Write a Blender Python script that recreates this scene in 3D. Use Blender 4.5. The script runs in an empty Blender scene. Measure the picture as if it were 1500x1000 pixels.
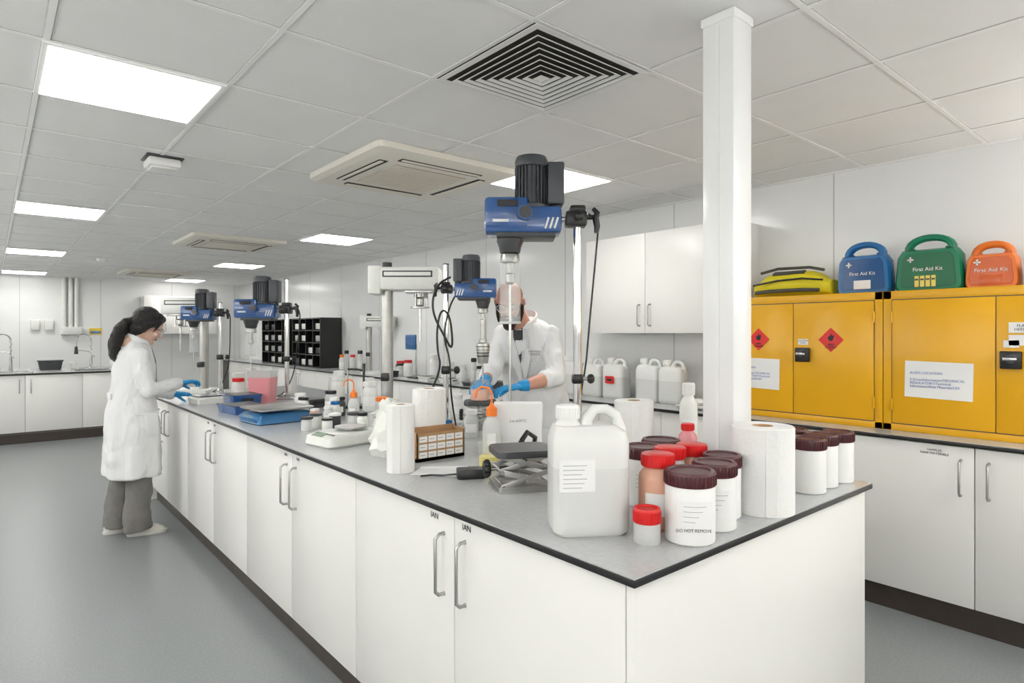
import bpy,bmesh,math,random
from mathutils import Vector,Matrix
random.seed(7)
S=bpy.context.scene
S.view_settings.view_transform='Standard'
S.view_settings.exposure=-0.04
PI=math.pi
V=Vector
# ---------------------------------------------------------------- materials
def mat(name,col,rough=.5,metal=0,alpha=1,emis=0,bump=0,bscale=60,var=0,vscale=20,trans=0,coat=0,sss=0,stretch=None):
    m=bpy.data.materials.new(name); m.use_nodes=True
    nt=m.node_tree; b=nt.nodes['Principled BSDF']
    c=(col[0],col[1],col[2],1)
    b.inputs['Base Color'].default_value=c
    b.inputs['Roughness'].default_value=rough
    b.inputs['Metallic'].default_value=metal
    b.inputs['Alpha'].default_value=alpha
    b.inputs['Transmission Weight'].default_value=trans
    b.inputs['Coat Weight'].default_value=coat
    if sss:
        b.inputs['Subsurface Weight'].default_value=sss
        b.inputs['Subsurface Radius'].default_value=(.02,.01,.006)
    if emis:
        b.inputs['Emission Color'].default_value=c
        b.inputs['Emission Strength'].default_value=emis
    tc=nt.nodes.new('ShaderNodeTexCoord')
    if var:
        n=nt.nodes.new('ShaderNodeTexNoise'); n.inputs['Scale'].default_value=vscale; n.inputs['Detail'].default_value=5
        r=nt.nodes.new('ShaderNodeValToRGB')
        r.color_ramp.elements[0].position=.35; r.color_ramp.elements[1].position=.65
        r.color_ramp.elements[0].color=tuple(max(0,x*(1-var)) for x in col)+(1,)
        r.color_ramp.elements[1].color=tuple(min(1,x*(1+var)) for x in col)+(1,)
        nt.links.new(tc.outputs['Object'],n.inputs['Vector']); nt.links.new(n.outputs['Fac'],r.inputs['Fac'])
        nt.links.new(r.outputs['Color'],b.inputs['Base Color'])
    if bump:
        n=nt.nodes.new('ShaderNodeTexNoise'); n.inputs['Scale'].default_value=bscale; n.inputs['Detail'].default_value=3
        bp=nt.nodes.new('ShaderNodeBump'); bp.inputs['Strength'].default_value=bump; bp.inputs['Distance'].default_value=.02
        if stretch:
            mp=nt.nodes.new('ShaderNodeMapping');mp.inputs['Scale'].default_value=stretch;nt.links.new(tc.outputs['Object'],mp.inputs['Vector']);nt.links.new(mp.outputs['Vector'],n.inputs['Vector'])
            n.inputs['Distortion'].default_value=1.2
        else: nt.links.new(tc.outputs['Object'],n.inputs['Vector'])
        nt.links.new(n.outputs['Fac'],bp.inputs['Height'])
        nt.links.new(bp.outputs['Normal'],b.inputs['Normal'])
    return m
M={}
def dm(k,*a,**kw): M[k]=mat(k,*a,**kw)
dm('wall',(.87,.875,.87),.18,var=.01,vscale=2)
dm('seam',(.55,.56,.56),.5)
dm('tile',(.88,.88,.87),.8,bump=.08,bscale=180,var=.012,vscale=3)
dm('tbar',(.93,.93,.92),.5)
dm('tgap',(.5,.5,.49),.7)
dm('floor',(.245,.262,.265),.3,var=.08,vscale=90)
dm('cab',(.86,.85,.82),.3,var=.006,vscale=3)
dm('cabgap',(.12,.11,.1),.8)
dm('plinth',(.05,.038,.032),.45,var=.1)
dm('top',(.50,.512,.515),.22,var=.04,vscale=60)
dm('black',(.012,.012,.013),.3)
dm('darkgrey',(.045,.048,.052),.4,var=.1)
dm('motor',(.06,.065,.075),.38,var=.05)
dm('steel',(.55,.55,.54),.22,metal=1)
dm('brush',(.45,.45,.43),.35,metal=1,var=.05)
dm('chrome',(.78,.78,.78),.08,metal=1)
dm('blue',(.022,.09,.28),.22,var=.05,coat=.5)
dm('scaleblue',(.025,.14,.32),.35)
dm('white',(.84,.84,.82),.3)
dm('plastic',(.78,.79,.75),.3,var=.02)
dm('hdpe',(.78,.785,.765),.25,var=.02,vscale=4,sss=.15)
dm('hdpeliq',(.67,.68,.66),.25,var=.02,vscale=4)
dm('paper',(.86,.86,.84),.9,bump=.15,bscale=70)
dm('sheet',(.86,.86,.85),.7)
dm('card',(.42,.25,.12),.8,var=.08)
dm('maroon',(.075,.012,.016),.35)
dm('red',(.68,.015,.015),.3)
dm('orange',(.85,.2,.02),.4)
dm('pinkliq',(.75,.42,.30),.3)
dm('pink',(.85,.33,.36),.25,alpha=.85)
dm('yellowliq',(.8,.68,.15),.3)
dm('clear',(.9,.93,.93),.03,alpha=.14)
dm('frost',(.80,.82,.80),.3,alpha=.6)
dm('yellow',(.77,.40,.004),.28,var=.015,vscale=4)
dm('yellowbag',(.72,.60,.01),.6,bump=.3,bscale=14)
dm('greybag',(.06,.06,.05),.7)
dm('fblue',(.008,.13,.36),.25)
dm('fgreen',(.0,.18,.08),.25)
dm('forange',(.74,.17,.015),.3)
dm('fblueD',(.01,.08,.25),.15)
dm('fgreenD',(.0,.13,.05),.15)
dm('forangeD',(.58,.11,.02),.2)
dm('hazard',(.70,.02,.015),.4)
dm('ink',(.02,.02,.025),.6)
dm('inkg',(.2,.2,.22),.6)
dm('inkb',(.05,.12,.45),.6)
dm('coat',(.81,.815,.82),.8,bump=.9,bscale=5,stretch=(1.6,1.6,.7))
dm('trous',(.20,.19,.18),.85,bump=.8,bscale=6,var=.05,stretch=(2,2,.6))
dm('navy',(.03,.035,.05),.85)
dm('skin',(.60,.31,.225),.5,sss=.1,var=.06,vscale=18)
dm('skinw',(.70,.47,.36),.5,sss=.1,var=.04,vscale=18)
dm('lip',(.50,.18,.15),.5)
dm('hair',(.010,.008,.008),.35,bump=.7,bscale=40,stretch=(.6,3,3))
dm('beard',(.03,.015,.010),.8,bump=.8,bscale=110)
dm('stubble',(.30,.16,.115),.7,bump=.3,bscale=160,var=.15,vscale=60)
dm('glove',(.01,.28,.62),.4,bump=.15,bscale=60)
dm('eye',(.8,.8,.8),.2)
dm('shoe',(.68,.66,.60),.6)
dm('sole',(.75,.74,.7),.6)
dm('lamp',(1,.985,.95),.5,emis=13.5)
dm('acw',(.78,.75,.67),.45)
dm('acgrille',(.46,.43,.35),.6,var=.08,vscale=120)
dm('slot',(.03,.028,.022),.8)
dm('lcd',(.25,.33,.25),.2)
dm('screen',(.04,.12,.3),.15)
dm('green',(.03,.35,.12),.5)
dm('amber',(.25,.09,.02),.2)
dm('signy',(.8,.6,.05),.6)
# ---------------------------------------------------------------- builder
class B:
    def __init__(s): s.v=[];s.f=[];s.m=[];s.ms=[]
    def mi(s,k):
        if k not in s.ms: s.ms.append(k)
        return s.ms.index(k)
    def add(s,vs,fs,k,T=None):
        o=len(s.v)
        for p in vs: s.v.append(tuple((T@V(p)) if T is not None else p))
        i=s.mi(k)
        for f in fs: s.f.append([o+a for a in f]); s.m.append(i)
    def addbm(s,bm,k,T=None):
        bm.verts.ensure_lookup_table(); bm.verts.index_update()
        s.add([v.co.copy() for v in bm.verts],[[v.index for v in f.verts] for f in bm.faces],k,T); bm.free()
    def box(s,c,sz,k,bev=0,R=None,seg=2):
        bm=bmesh.new(); bmesh.ops.create_cube(bm,size=1)
        for v in bm.verts: v.co=V((v.co.x*sz[0],v.co.y*sz[1],v.co.z*sz[2]))
        if bev: bmesh.ops.bevel(bm,geom=bm.edges[:],offset=min(bev,min(sz)*.49),segments=seg,affect='EDGES',profile=.5)
        s.addbm(bm,k,Matrix.Translation(c)@(R.to_4x4() if R else Matrix()))
    def bx(s,x0,x1,y0,y1,z0,z1,k,bev=0):
        s.box(((x0+x1)/2,(y0+y1)/2,(z0+z1)/2),(abs(x1-x0),abs(y1-y0),abs(z1-z0)),k,bev)
    def ell(s,c,r,k,R=None,u=20,v=14):
        bm=bmesh.new(); bmesh.ops.create_uvsphere(bm,u_segments=u,v_segments=v,radius=1)
        if not hasattr(r,'__len__'): r=(r,r,r)
        T=Matrix.Translation(c)@(R.to_4x4() if R else Matrix())@Matrix.Diagonal((r[0],r[1],r[2],1))
        s.addbm(bm,k,T)
    def loft(s,rings,k,caps=True,T=None):
        n=len(rings[0]); vs=[p for r in rings for p in r]; fs=[]
        for i in range(len(rings)-1):
            for j in range(n):
                a=i*n+j;b=i*n+(j+1)%n
                fs.append([a,b,b+n,a+n])
        if caps:
            fs.append(list(range(n))[::-1]); fs.append([(len(rings)-1)*n+j for j in range(n)])
        s.add(vs,fs,k,T)
    def lathe(s,prof,c,k,seg=28,T=None,caps=True):
        rings=[[V((c[0]+max(r,1e-4)*math.cos(2*PI*j/seg),c[1]+max(r,1e-4)*math.sin(2*PI*j/seg),c[2]+z)) for j in range(seg)] for r,z in prof]
        s.loft(rings,k,caps,T)
    def cyl(s,p0,p1,r,k,r1=None,seg=20):
        s.tube([p0,p1],[r,r if r1 is None else r1],k,seg)
    def tube(s,path,rad,k,seg=12,cap=True,ball=False):
        path=[V(p) for p in path]; n=len(path)
        if not hasattr(rad,'__len__'): rad=[rad]*n
        up=None; rings=[]
        for i,p in enumerate(path):
            if i==0:d=path[1]-p
            elif i==n-1:d=p-path[-2]
            else:d=(path[i+1]-p).normalized()+(p-path[i-1]).normalized()
            d.normalize()
            if up is None:
                up=V((0,0,1)) if abs(d.z)<.9 else V((1,0,0))
            a=(up-d*up.dot(d)).normalized(); b=d.cross(a); up=a
            rings.append([p+(a*math.cos(2*PI*j/seg)+b*math.sin(2*PI*j/seg))*rad[i] for j in range(seg)])
        s.loft(rings,k,cap)
        if ball:
            for p,r in zip(path,rad): s.ell(p,r,k,u=12,v=8)
    def rrect(s,rings,k,T=None,q=5,kf=None):
        R=[]
        for rg in rings:
            z,hx,hy,rr=rg[:4]; cx=rg[4] if len(rg)>4 else 0; cy=rg[5] if len(rg)>5 else 0
            rr=min(rr,hx,hy); pts=[]
            for ci,(sx,sy) in enumerate(((1,1),(-1,1),(-1,-1),(1,-1))):
                for j in range(q+1):
                    a=ci*PI/2+j*PI/2/q
                    pts.append(V((cx+sx*(hx-rr)+rr*math.cos(a),cy+sy*(hy-rr)+rr*math.sin(a),z)))
            R.append(pts)
        s.loft(R,k,True,T)
    def fin(s,name,loc=(0,0,0),rz=0,parent=None,remesh=0,smooth=0,sharp=38,T=None,disp=0,dscale=.12):
        me=bpy.data.meshes.new(name); me.from_pydata(s.v,[],s.f)
        for k in s.ms: me.materials.append(M[k])
        me.polygons.foreach_set('material_index',s.m)
        me.polygons.foreach_set('use_smooth',[True]*len(me.polygons))
        bm=bmesh.new(); bm.from_mesh(me); bmesh.ops.recalc_face_normals(bm,faces=bm.faces[:]); bm.to_mesh(me); bm.free()
        me.update()
        if not remesh: me.set_sharp_from_angle(angle=math.radians(sharp))
        o=bpy.data.objects.new(name,me); S.collection.objects.link(o)
        if T is not None: o.matrix_local=T
        else:
            o.location=loc; o.rotation_euler=(0,0,rz)
        if parent: o.parent=parent
        if remesh:
            r=o.modifiers.new('remesh','REMESH'); r.mode='VOXEL'; r.voxel_size=remesh; r.use_smooth_shade=True
            if smooth:
                q=o.modifiers.new('smooth','SMOOTH'); q.factor=.6; q.iterations=smooth
            if disp:
                t=bpy.data.textures.new(name+'_folds','CLOUDS');t.noise_scale=dscale;t.noise_depth=1
                q=o.modifiers.new('folds','DISPLACE');q.texture=t;q.strength=disp;q.mid_level=.5;q.texture_coords='LOCAL'
        return o
def empty(name,loc=(0,0,0),rz=0,parent=None):
    o=bpy.data.objects.new(name,None); o.empty_display_size=.1; S.collection.objects.link(o)
    o.location=loc;o.rotation_euler=(0,0,rz)
    if parent:o.parent=parent
    return o
def text(name,body,loc,rot,size,k,parent=None,align='CENTER'):
    c=bpy.data.curves.new(name,'FONT'); c.body=body;c.size=size;c.align_x=align;c.align_y='CENTER';c.extrude=.0002
    o=bpy.data.objects.new(name,c);S.collection.objects.link(o);o.location=loc;o.rotation_euler=rot;c.materials.append(M[k])
    if parent:o.parent=parent
    return o
def smoothpath(pts,n=2):
    pts=[V(p) for p in pts]
    for _ in range(n):
        q=[pts[0]]
        for i in range(len(pts)-1): q+= [pts[i].lerp(pts[i+1],.25),pts[i].lerp(pts[i+1],.75)]
        q.append(pts[-1]);pts=q
    return pts
VR=-math.radians(40.27)
# ---------------------------------------------------------------- room
XL,XR,YB,YF,H=-2.45,4.10,-2.6,13.9,2.463
b=B();b.bx(XL,XR,YB,YF,-.08,0,'floor');b.fin('floor')
b=B();b.bx(XL,XR,YB,YF,H,H+.08,'tile')
x=.15-.6*5
while x<XR:
    if x>XL:b.bx(x-.013,x+.013,YB,YF,H-.002,H+.001,'tgap');b.bx(x-.010,x+.010,YB,YF,H-.004,H+.001,'tbar')
    x+=.6
y=2.68-.6*9
while y<YF:
    if y>YB:b.bx(XL,XR,y-.013,y+.013,H-.0022,H+.001,'tgap');b.bx(XL,XR,y-.010,y+.010,H-.0045,H+.001,'tbar')
    y+=.6
b.bx(XR-.03,XR,YB,YF,H-.006,H,'tbar');b.bx(XL,XR,YF-.03,YF,H-.006,H,'tbar')
b.fin('ceiling')
b=B();b.bx(XR,XR+.1,YB,YF,-.08,H+.08,'wall')
y=1.67-1.2*3
while y<YF:
    b.bx(XR-.002,XR+.001,y-.004,y+.004,0,H,'seam'); y+=1.2
b.fin('wall_right')
b=B();b.bx(XL,XR,YF,YF+.1,-.08,H+.08,'wall')
x=-2
while x<XR: b.bx(x-.004,x+.004,YF-.002,YF+.001,0,H,'seam'); x+=1.2
b.fin('wall_far')
b=B();b.bx(XL-.1,XL,YB,YF,-.08,H+.08,'wall');b.fin('wall_left')
b=B();b.bx(XL,XR,YB-.1,YB,-.08,H+.08,'wall');b.fin('wall_back')
def lamp(xc,yc):
    b=B();b.bx(xc-.3,xc+.3,yc-.3,yc+.3,H-.012,H-.004,'tbar');b.bx(xc-.282,xc+.282,yc-.282,yc+.282,H-.0135,H-.0115,'lamp');b.fin('ceiling_light_panel')
for yc in (-.35,2.98,6.32,9.72,13.08):
    lamp(.44 if yc>0 else -.6,yc); lamp(2.86,yc)  # the pair behind the camera is unseen, added for fill light
for yc in (1.0,4.6,8.2): lamp(-1.66,yc)
def fill_uplight(x,y,rz,L,W_,energy,z=1.75):  # added upward fill, out of view, in made-up housings, to brighten the ceiling
    g=empty('added_fill_light',(x,y,z),rz)
    b=B();b.bx(-L/2,L/2,-.1,.1,-.06,-.03,'white',.005);b.bx(-L/2,L/2,-.1,-.09,-.06,0,'white');b.bx(-L/2,L/2,.09,.1,-.06,0,'white');b.fin('fill_light_trough',parent=g)
    l=bpy.data.lights.new('fill_uplight','AREA');l.shape='RECTANGLE';l.size=L-.02;l.size_y=.17;l.energy=energy;l.color=(1,.98,.95)
    o=bpy.data.objects.new('fill_area_light',l);S.collection.objects.link(o);o.location=(0,0,-.02);o.rotation_euler=(PI,0,0);o.parent=g
for yc in (1,4.5,8,11.5): fill_uplight(XL+.105,yc,PI/2,2.4,.2,52,1.6)
fill_uplight(-.8,YB+.105,0,2.4,.2,45,1.5);fill_uplight(2.4,YB+.105,0,2.4,.2,45,1.5)
fill_uplight(XR-.105,-1.2,PI/2,2.2,.2,30,1.5)
# diffuser
b=B();cx,cy=1.66,1.78
b.bx(cx-.3,cx+.3,cy-.3,cy+.3,H-.004,H-.002,'slot')
for i,hs in enumerate((.270,.238,.205,.172,.139,.106,.073,.040)):
    w=.032 if i==0 else .014
    z0=H-.012 if i==0 else H-.016
    for sx in (-1,1):
        for ax in (0,1):
            n=V((sx,0,0)) if ax==0 else V((0,sx,0)); l=V((0,1,0)) if ax==0 else V((1,0,0))
            c=V((cx,cy,0))
            a0=hs;a1=hs+w
            zi,zo=(z0+.004,z0) if i==0 else (z0+.006,z0)
            vs=[c+n*a0+l*-(a0)+V((0,0,zi)),c+n*a0+l*a0+V((0,0,zi)),c+n*a1+l*a1+V((0,0,zo)),c+n*a1+l*-a1+V((0,0,zo))]
            vs+= [p+V((0,0,.0015)) for p in vs]
            b.add(vs,[[0,1,2,3],[7,6,5,4],[0,4,5,1],[1,5,6,2],[2,6,7,3],[3,7,4,0]],'white')
b.bx(cx-.024,cx+.024,cy-.024,cy+.024,H-.018,H-.016,'white')
b.fin('ceiling_air_diffuser')
def ac(cx,cy):
    b=B();h=.475
    b.rrect([(H-.05,h-.03,h-.03,.04),(H-.035,h,h,.04),(H-.002,h,h,.04)],'acw',Matrix.Translation((cx,cy,0)))
    b.bx(cx-.25,cx+.25,cy-.25,cy+.25,H-.056,H-.049,'acgrille',.004)
    for i in range(-9,10): b.bx(cx-.25,cx+.25,cy+i*.026-.003,cy+i*.026+.003,H-.059,H-.056,'acw')
    for s in (-1,1):
        b.bx(cx+s*.345-.028,cx+s*.345+.028,cy-.28,cy+.28,H-.053,H-.048,'slot')
        b.bx(cx-.28,cx+.28,cy+s*.345-.028,cy+s*.345+.028,H-.053,H-.048,'slot')
        b.bx(cx+s*.352-.012,cx+s*.352+.012,cy-.27,cy+.27,H-.058,H-.05,'acw',.003)
        b.bx(cx-.27,cx+.27,cy+s*.352-.012,cy+s*.352+.012,H-.058,H-.05,'acw',.003)
    b.fin('ceiling_air_conditioner')
ac(2.03,3.38);ac(2.03,7.25);ac(2.1,11.7)
b=B();b.box((.77,4.07,H-.035),(.17,.17,.05),'white',.015);b.box((.77,4.07,H-.064),(.13,.13,.012),'white',.005);b.box((.77,4.07,H-.005),(.19,.19,.009),'darkgrey',.002);b.fin('wireless_access_point')
b=B();b.lathe([(.05,0),(.05,-.02),(.035,-.045),(.001,-.05)],(1.15,10,H-.001),'white');b.fin('smoke_detector')
b=B();b.bx(1.77,1.88,1.02,1.13,.9203,H-.001,'wall',.004);b.bx(1.766,1.884,1.016,1.134,H-.03,H-.001,'wall',.002);b.bx(1.768,1.772,1.07,1.08,.93,H-.04,'wall');b.fin('service_column')
# ---------------------------------------------------------------- handles
def handle(b,p,n,L,vert=True):
    n=V(n);u=V((0,0,1)) if vert else n.cross(V((0,0,1)))
    p=V(p);o=.032
    pts=[p-u*L/2,p-u*L/2+n*o*.6,p-u*(L/2-.012)+n*o,p+u*(L/2-.012)+n*o,p+u*L/2+n*o*.6,p+u*L/2]
    b.tube(pts,.0055,'brush',10)
    b.ell(p-u*L/2,.007,'brush',u=8,v=6);b.ell(p+u*L/2,.007,'brush',u=8,v=6)
# ---------------------------------------------------------------- island
b=B()
X0,X1,Y0,Y1=1.044,2.357,.83,6.14
b.bx(X0+.05,X1-.05,Y0+.03,Y1-.03,.125,.9,'cabgap')
b.bx(X0+.07,X1-.07,Y0+.03,Y1-.03,.0,.13,'plinth')
b.bx(X0+.02,X1-.02,Y0+.018,Y0+.038,.0,.905,'cab',.001)
b.bx(X0+.02,X1-.02,Y1-.038,Y1-.018,.0,.905,'cab',.001)
b.bx(X0,X1,Y0,Y1,.9,.917,'black',.002)
b.bx(X0+.0025,X1-.0025,Y0+.0025,Y1-.0025,.9165,.92,'top')
ys=[.87+ i*.6535 for i in range(9)]
for i in range(8):
    for (xf,n) in ((X0+.02,-1),(X1-.02,1)):
        b.bx(xf,xf-n*.02,ys[i]+.0018,ys[i+1]-.0018,.13,.893,'cab',.0015)
        yh=ys[i+1]-.055 if i%2==0 else ys[i]+.055
        handle(b,(xf,yh,.738),(n,0,0),.185)
o=b.fin('laboratory_island_bench')
for i,yy in enumerate((1.46,1.63)):
    text('label_%d'%i,'IAN',(X0+.0185,yy,.873),(PI/2,0,-PI/2),.026,'ink',o)
for i,yy in enumerate((2.75,2.9,4.1,4.25)):
    text('label_s%d'%i,'IAN',(X0+.0185,yy,.873),(PI/2,0,-PI/2),.02,'ink',o)
# ---------------------------------------------------------------- right wall counter
b=B();xf=3.58
b.bx(xf+.02,XR-.002,-2.0,13.3,.12,.9,'cabgap');b.bx(xf+.03,XR-.004,-2.0,13.3,0,.125,'plinth')
b.bx(xf-.02,XR-.002,-2.0,13.3,.9,.917,'black',.002);b.bx(xf-.018,XR-.004,-2.0,13.3,.9165,.92,'top')
y=.816-.6*4;i=0
while y<12.8:
    b.bx(xf,xf+.02,y+.002,y+.598,.125,.893,'cab',.0015)
    yh=y+.545 if i%2==1 else y+.055
    handle(b,(xf,yh,.745),(-1,0,0),.17)
    y+=.6;i+=1
o=b.fin('wall_base_cabinets')
text('label','SAMPLES\nRAW MATERIALS',(xf-.0015,.98,.855),(PI/2,0,-PI/2),.016,'ink',o)
def wallcab(name,segs,x0,x1,z0,z1):
    b=B();b.bx(x0+.02,x1,segs[0],segs[-1],z0,z1,'cab',.001)
    for i in range(len(segs)-1):
        b.bx(x0,x0+.019,segs[i]+.002,segs[i+1]-.002,z0-.005,z1,'cab',.0015)
        yh=segs[i+1]-.05 if i==0 else segs[i]+.05
        handle(b,(x0,yh,z0+.13),(-1,0,0),.16)
    return b.fin(name)
wallcab('wall_cabinet',[2.305,2.907,3.51],3.78,XR-.001,1.45,2.2)
b=B();b.bx(3.78,XR-.001,2.166,2.303,1.445,2.2,'cab',.001);b.fin('wall_cabinet_end_panel')
b=B()
for i,xx in enumerate((2.25,2.9)):
    b.bx(xx,xx+.65,YF-.33,YF-.001,1.44,2.17,'cab',.002)
    for j in (0,1):
        b.bx(xx+.325*j+.002,xx+.325*(j+1)-.002,YF-.35,YF-.331,1.435,2.17,'cab',.0015)
        handle(b,(xx+.325+(.04 if j else -.04),YF-.35,1.56),(0,-1,0),.15)
b.fin('far_wall_cabinet')
b=B();yf=10.27
b.bx(XL+.6,1.75,yf+.02,yf+1.28,.12,.9,'cabgap');b.bx(XL+.6,1.75,yf+.04,yf+1.26,0,.125,'plinth')
b.bx(XL+.55,1.80,yf-.02,yf+1.32,.9,.917,'black');b.bx(XL+.555,1.795,yf-.016,yf+1.316,.9165,.92,'top')
x=.354-.62*4;i=0
while x<1.2:
    b.bx(x+.002,x+.618,yf,yf+.02,.15,.893,'cab',.0015)
    handle(b,(x+(.56 if i%2==1 else .06),yf,.75),(0,-1,0),.17);x+=.62;i+=1
for k in range(4): 
    b.bx(x+.002,1.748,yf,yf+.02,.15+k*.187,.333+k*.187,'cab',.0015); handle(b,((x+1.75)/2,yf,.26+k*.187),(0,-1,0),.16,False)
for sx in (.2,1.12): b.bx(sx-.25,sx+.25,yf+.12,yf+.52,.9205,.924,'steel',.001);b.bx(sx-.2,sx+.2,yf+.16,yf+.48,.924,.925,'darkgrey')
b.fin('sink_counter')
def tap(x,y):
    b=B();b.lathe([(.03,0),(.03,.02),(.018,.03),(.018,.2)],(0,0,0),'chrome')
    pts=[(0,0,.2)]+[(-.09+.09*math.cos(a),0,.42+.09*math.sin(a)) for a in [PI*k/10 for k in range(11)]]+[(-.18,0,.33)]
    b.tube(pts,.009,'chrome',10)
    sp=[]
    for k in range(140):
        t=k/139; i=min(int(t*(len(pts)-1)),len(pts)-2);f=t*(len(pts)-1)-i
        p=V(pts[i]).lerp(V(pts[i+1]),f); sp.append(p+V((math.cos(k*1.4)*.014,math.sin(k*1.4)*.014,0)))
    b.tube(sp,.003,'steel',5)
    b.cyl((-.18,0,.33),(-.18,0,.22),.018,'black',.026);b.tube([(0,0,.17),(.02,-.05,.19),(.03,-.1,.19)],.008,'chrome');b.tube([(0,0,.25),(-.1,0,.27),(-.18,0,.27)],.006,'chrome')
    b.fin('spray_tap',(x,y,.9203))
tap(.22,10.95);tap(1.14,10.95)
b=B()
for xx in (1.03,1.13,1.22): b.cyl((xx,YF-.05,1.55),(xx,YF-.05,H-.001),.035,'plastic')
b.bx(.98,1.3,YF-.12,YF-.002,1.42,1.56,'plastic',.01)
b.fin('wall_service_pipes')
b=B();b.bx(.55,.68,YF-.06,YF-.002,1.5,1.68,'plastic',.01);b.bx(.75,.88,YF-.06,YF-.002,1.5,1.68,'plastic',.01);b.fin('wall_dispenser')
b=B();b.bx(1.42,1.62,YF-.01,YF-.002,1.42,1.54,'signy',.001);b.bx(1.44,1.6,YF-.012,YF-.009,1.44,1.49,'blue');b.fin('wall_safety_sign')
b=B();b.rrect([(0,.12,.1,.02),(.12,.14,.12,.02),(.125,.15,.13,.02),(.14,.15,.13,.02)],'darkgrey');b.rrect([(.1405,.13,.11,.02),(.146,.13,.11,.02)],'steel');b.fin('storage_crate',(.66,11.0,.9203))
# ---------------------------------------------------------------- yellow cabinets
def ycab(y0,y1,side,ym):
    g=empty('flammables_cabinet',(0,0,0))
    b=B();x0=3.73;z0,z1=.9205,1.672
    b.bx(x0+.01,XR-.003,y0,y1,z0,z1,'yellow',.003)
    b.bx(x0,x0+.015,y0,y1,z1-.045,z1,'yellow',.002);b.bx(x0,x0+.015,y0,y1,z0,z0+.035,'yellow',.002)
    b.bx(x0,x0+.015,y0,y0+.04,z0,z1,'yellow',.002);b.bx(x0,x0+.015,y1-.04,y1,z0,z1,'yellow',.002)
    b.bx(x0+.002,x0+.011,y0+.04,y1-.04,z0+.03,z1-.04,'cabgap')
    for a,c in ((y0+.044,ym-.002),(ym+.002,y1-.044)):
        b.bx(x0-.006,x0+.012,a,c,z0+.04,z1-.05,'yellow',.003)
    for yy in (y0+.043,y1-.043):
        for zz in (z0+.14,z1-.14): b.cyl((x0-.006,yy,zz-.03),(x0-.006,yy,zz+.03),.006,'yellow',seg=10)
    b.box((x0-.016,ym-.06,1.315),(.022,.085,.085),'black',.006);b.cyl((x0-.02,ym-.06,1.32),(x0-.04,ym-.06,1.32),.02,'darkgrey')
    b.box((x0-.042,ym-.06,1.32),(.01,.055,.016),'steel',.003)
    b.fin('body',parent=g)
    def hz(y,z):
        b=B();b.box((x0-.0075,y,z),(.002,.1,.1),'hazard',R=Matrix.Rotation(PI/4,3,'X'))
        b.box((x0-.0088,y,z-.025),(.001,.03,.004),'ink')
        fl=[(0,.03),(.008,.015),(.018,.022),(.016,0),(.008,-.014),(-.008,-.014),(-.016,0),(-.014,.015),(-.006,.01)]
        b.add([V((x0-.0092,y-p[0],z+.008+p[1])) for p in fl],[list(range(9))],'ink')
        b.fin('hazard_label',parent=g)
        text('hazard_text','HIGHLY\nFLAMMABLE',(x0-.0095,y,z-.038),(PI/2,0,-PI/2),.012,'ink',g)
    def paper(y,z,w,h,txt,sz):
        b=B();b.box((x0-.0075,y,z),(.001,w,h),'sheet',R=Matrix.Rotation(.02,3,'X'));b.fin('paper_notice',parent=g)
        text('notice_text',txt,(x0-.009,y+w*.42,z),(PI/2,0,-PI/2),sz,'inkb',g,'LEFT')
    b=B();b.box((x0-.0075,ym-.06,1.392),(.001,.06,.035),'sheet')
    if side: b.box((x0-.0075,ym-.1,1.47),(.001,.1,.05),'sheet');b.box((x0-.0075,ym-.1,1.41),(.001,.1,.05),'sheet')
    b.fin('small_labels',parent=g)
    if side:
        text('small_text','FLAP\nHERE >',(x0-.009,ym-.1,1.47),(PI/2,0,-PI/2),.018,'ink',g)
        paper(y0+.72,1.2,.30,.19,'ACIDS LOCATION:\n\nS-Drive/Information/TECHNICAL\nREGULATORY/Technical\nInformation/Raw Materials/LEV',.0175)
    else:
        text('small_text','CAUTION\nLOCK',(x0-.009,ym-.06,1.392),(PI/2,0,-PI/2),.013,'ink',g)
        hz(ym+.22,1.405);hz(ym-.22,1.405)
        paper(ym+.22,1.19,.27,.19,'LOCATION:\n\nInformation/TECHNICAL\nREGULATORY/Technical\nRaw Materials/LEV',.018)
ycab(1.264,2.16,0,1.753);ycab(.284,1.26,1,.765)
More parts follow.
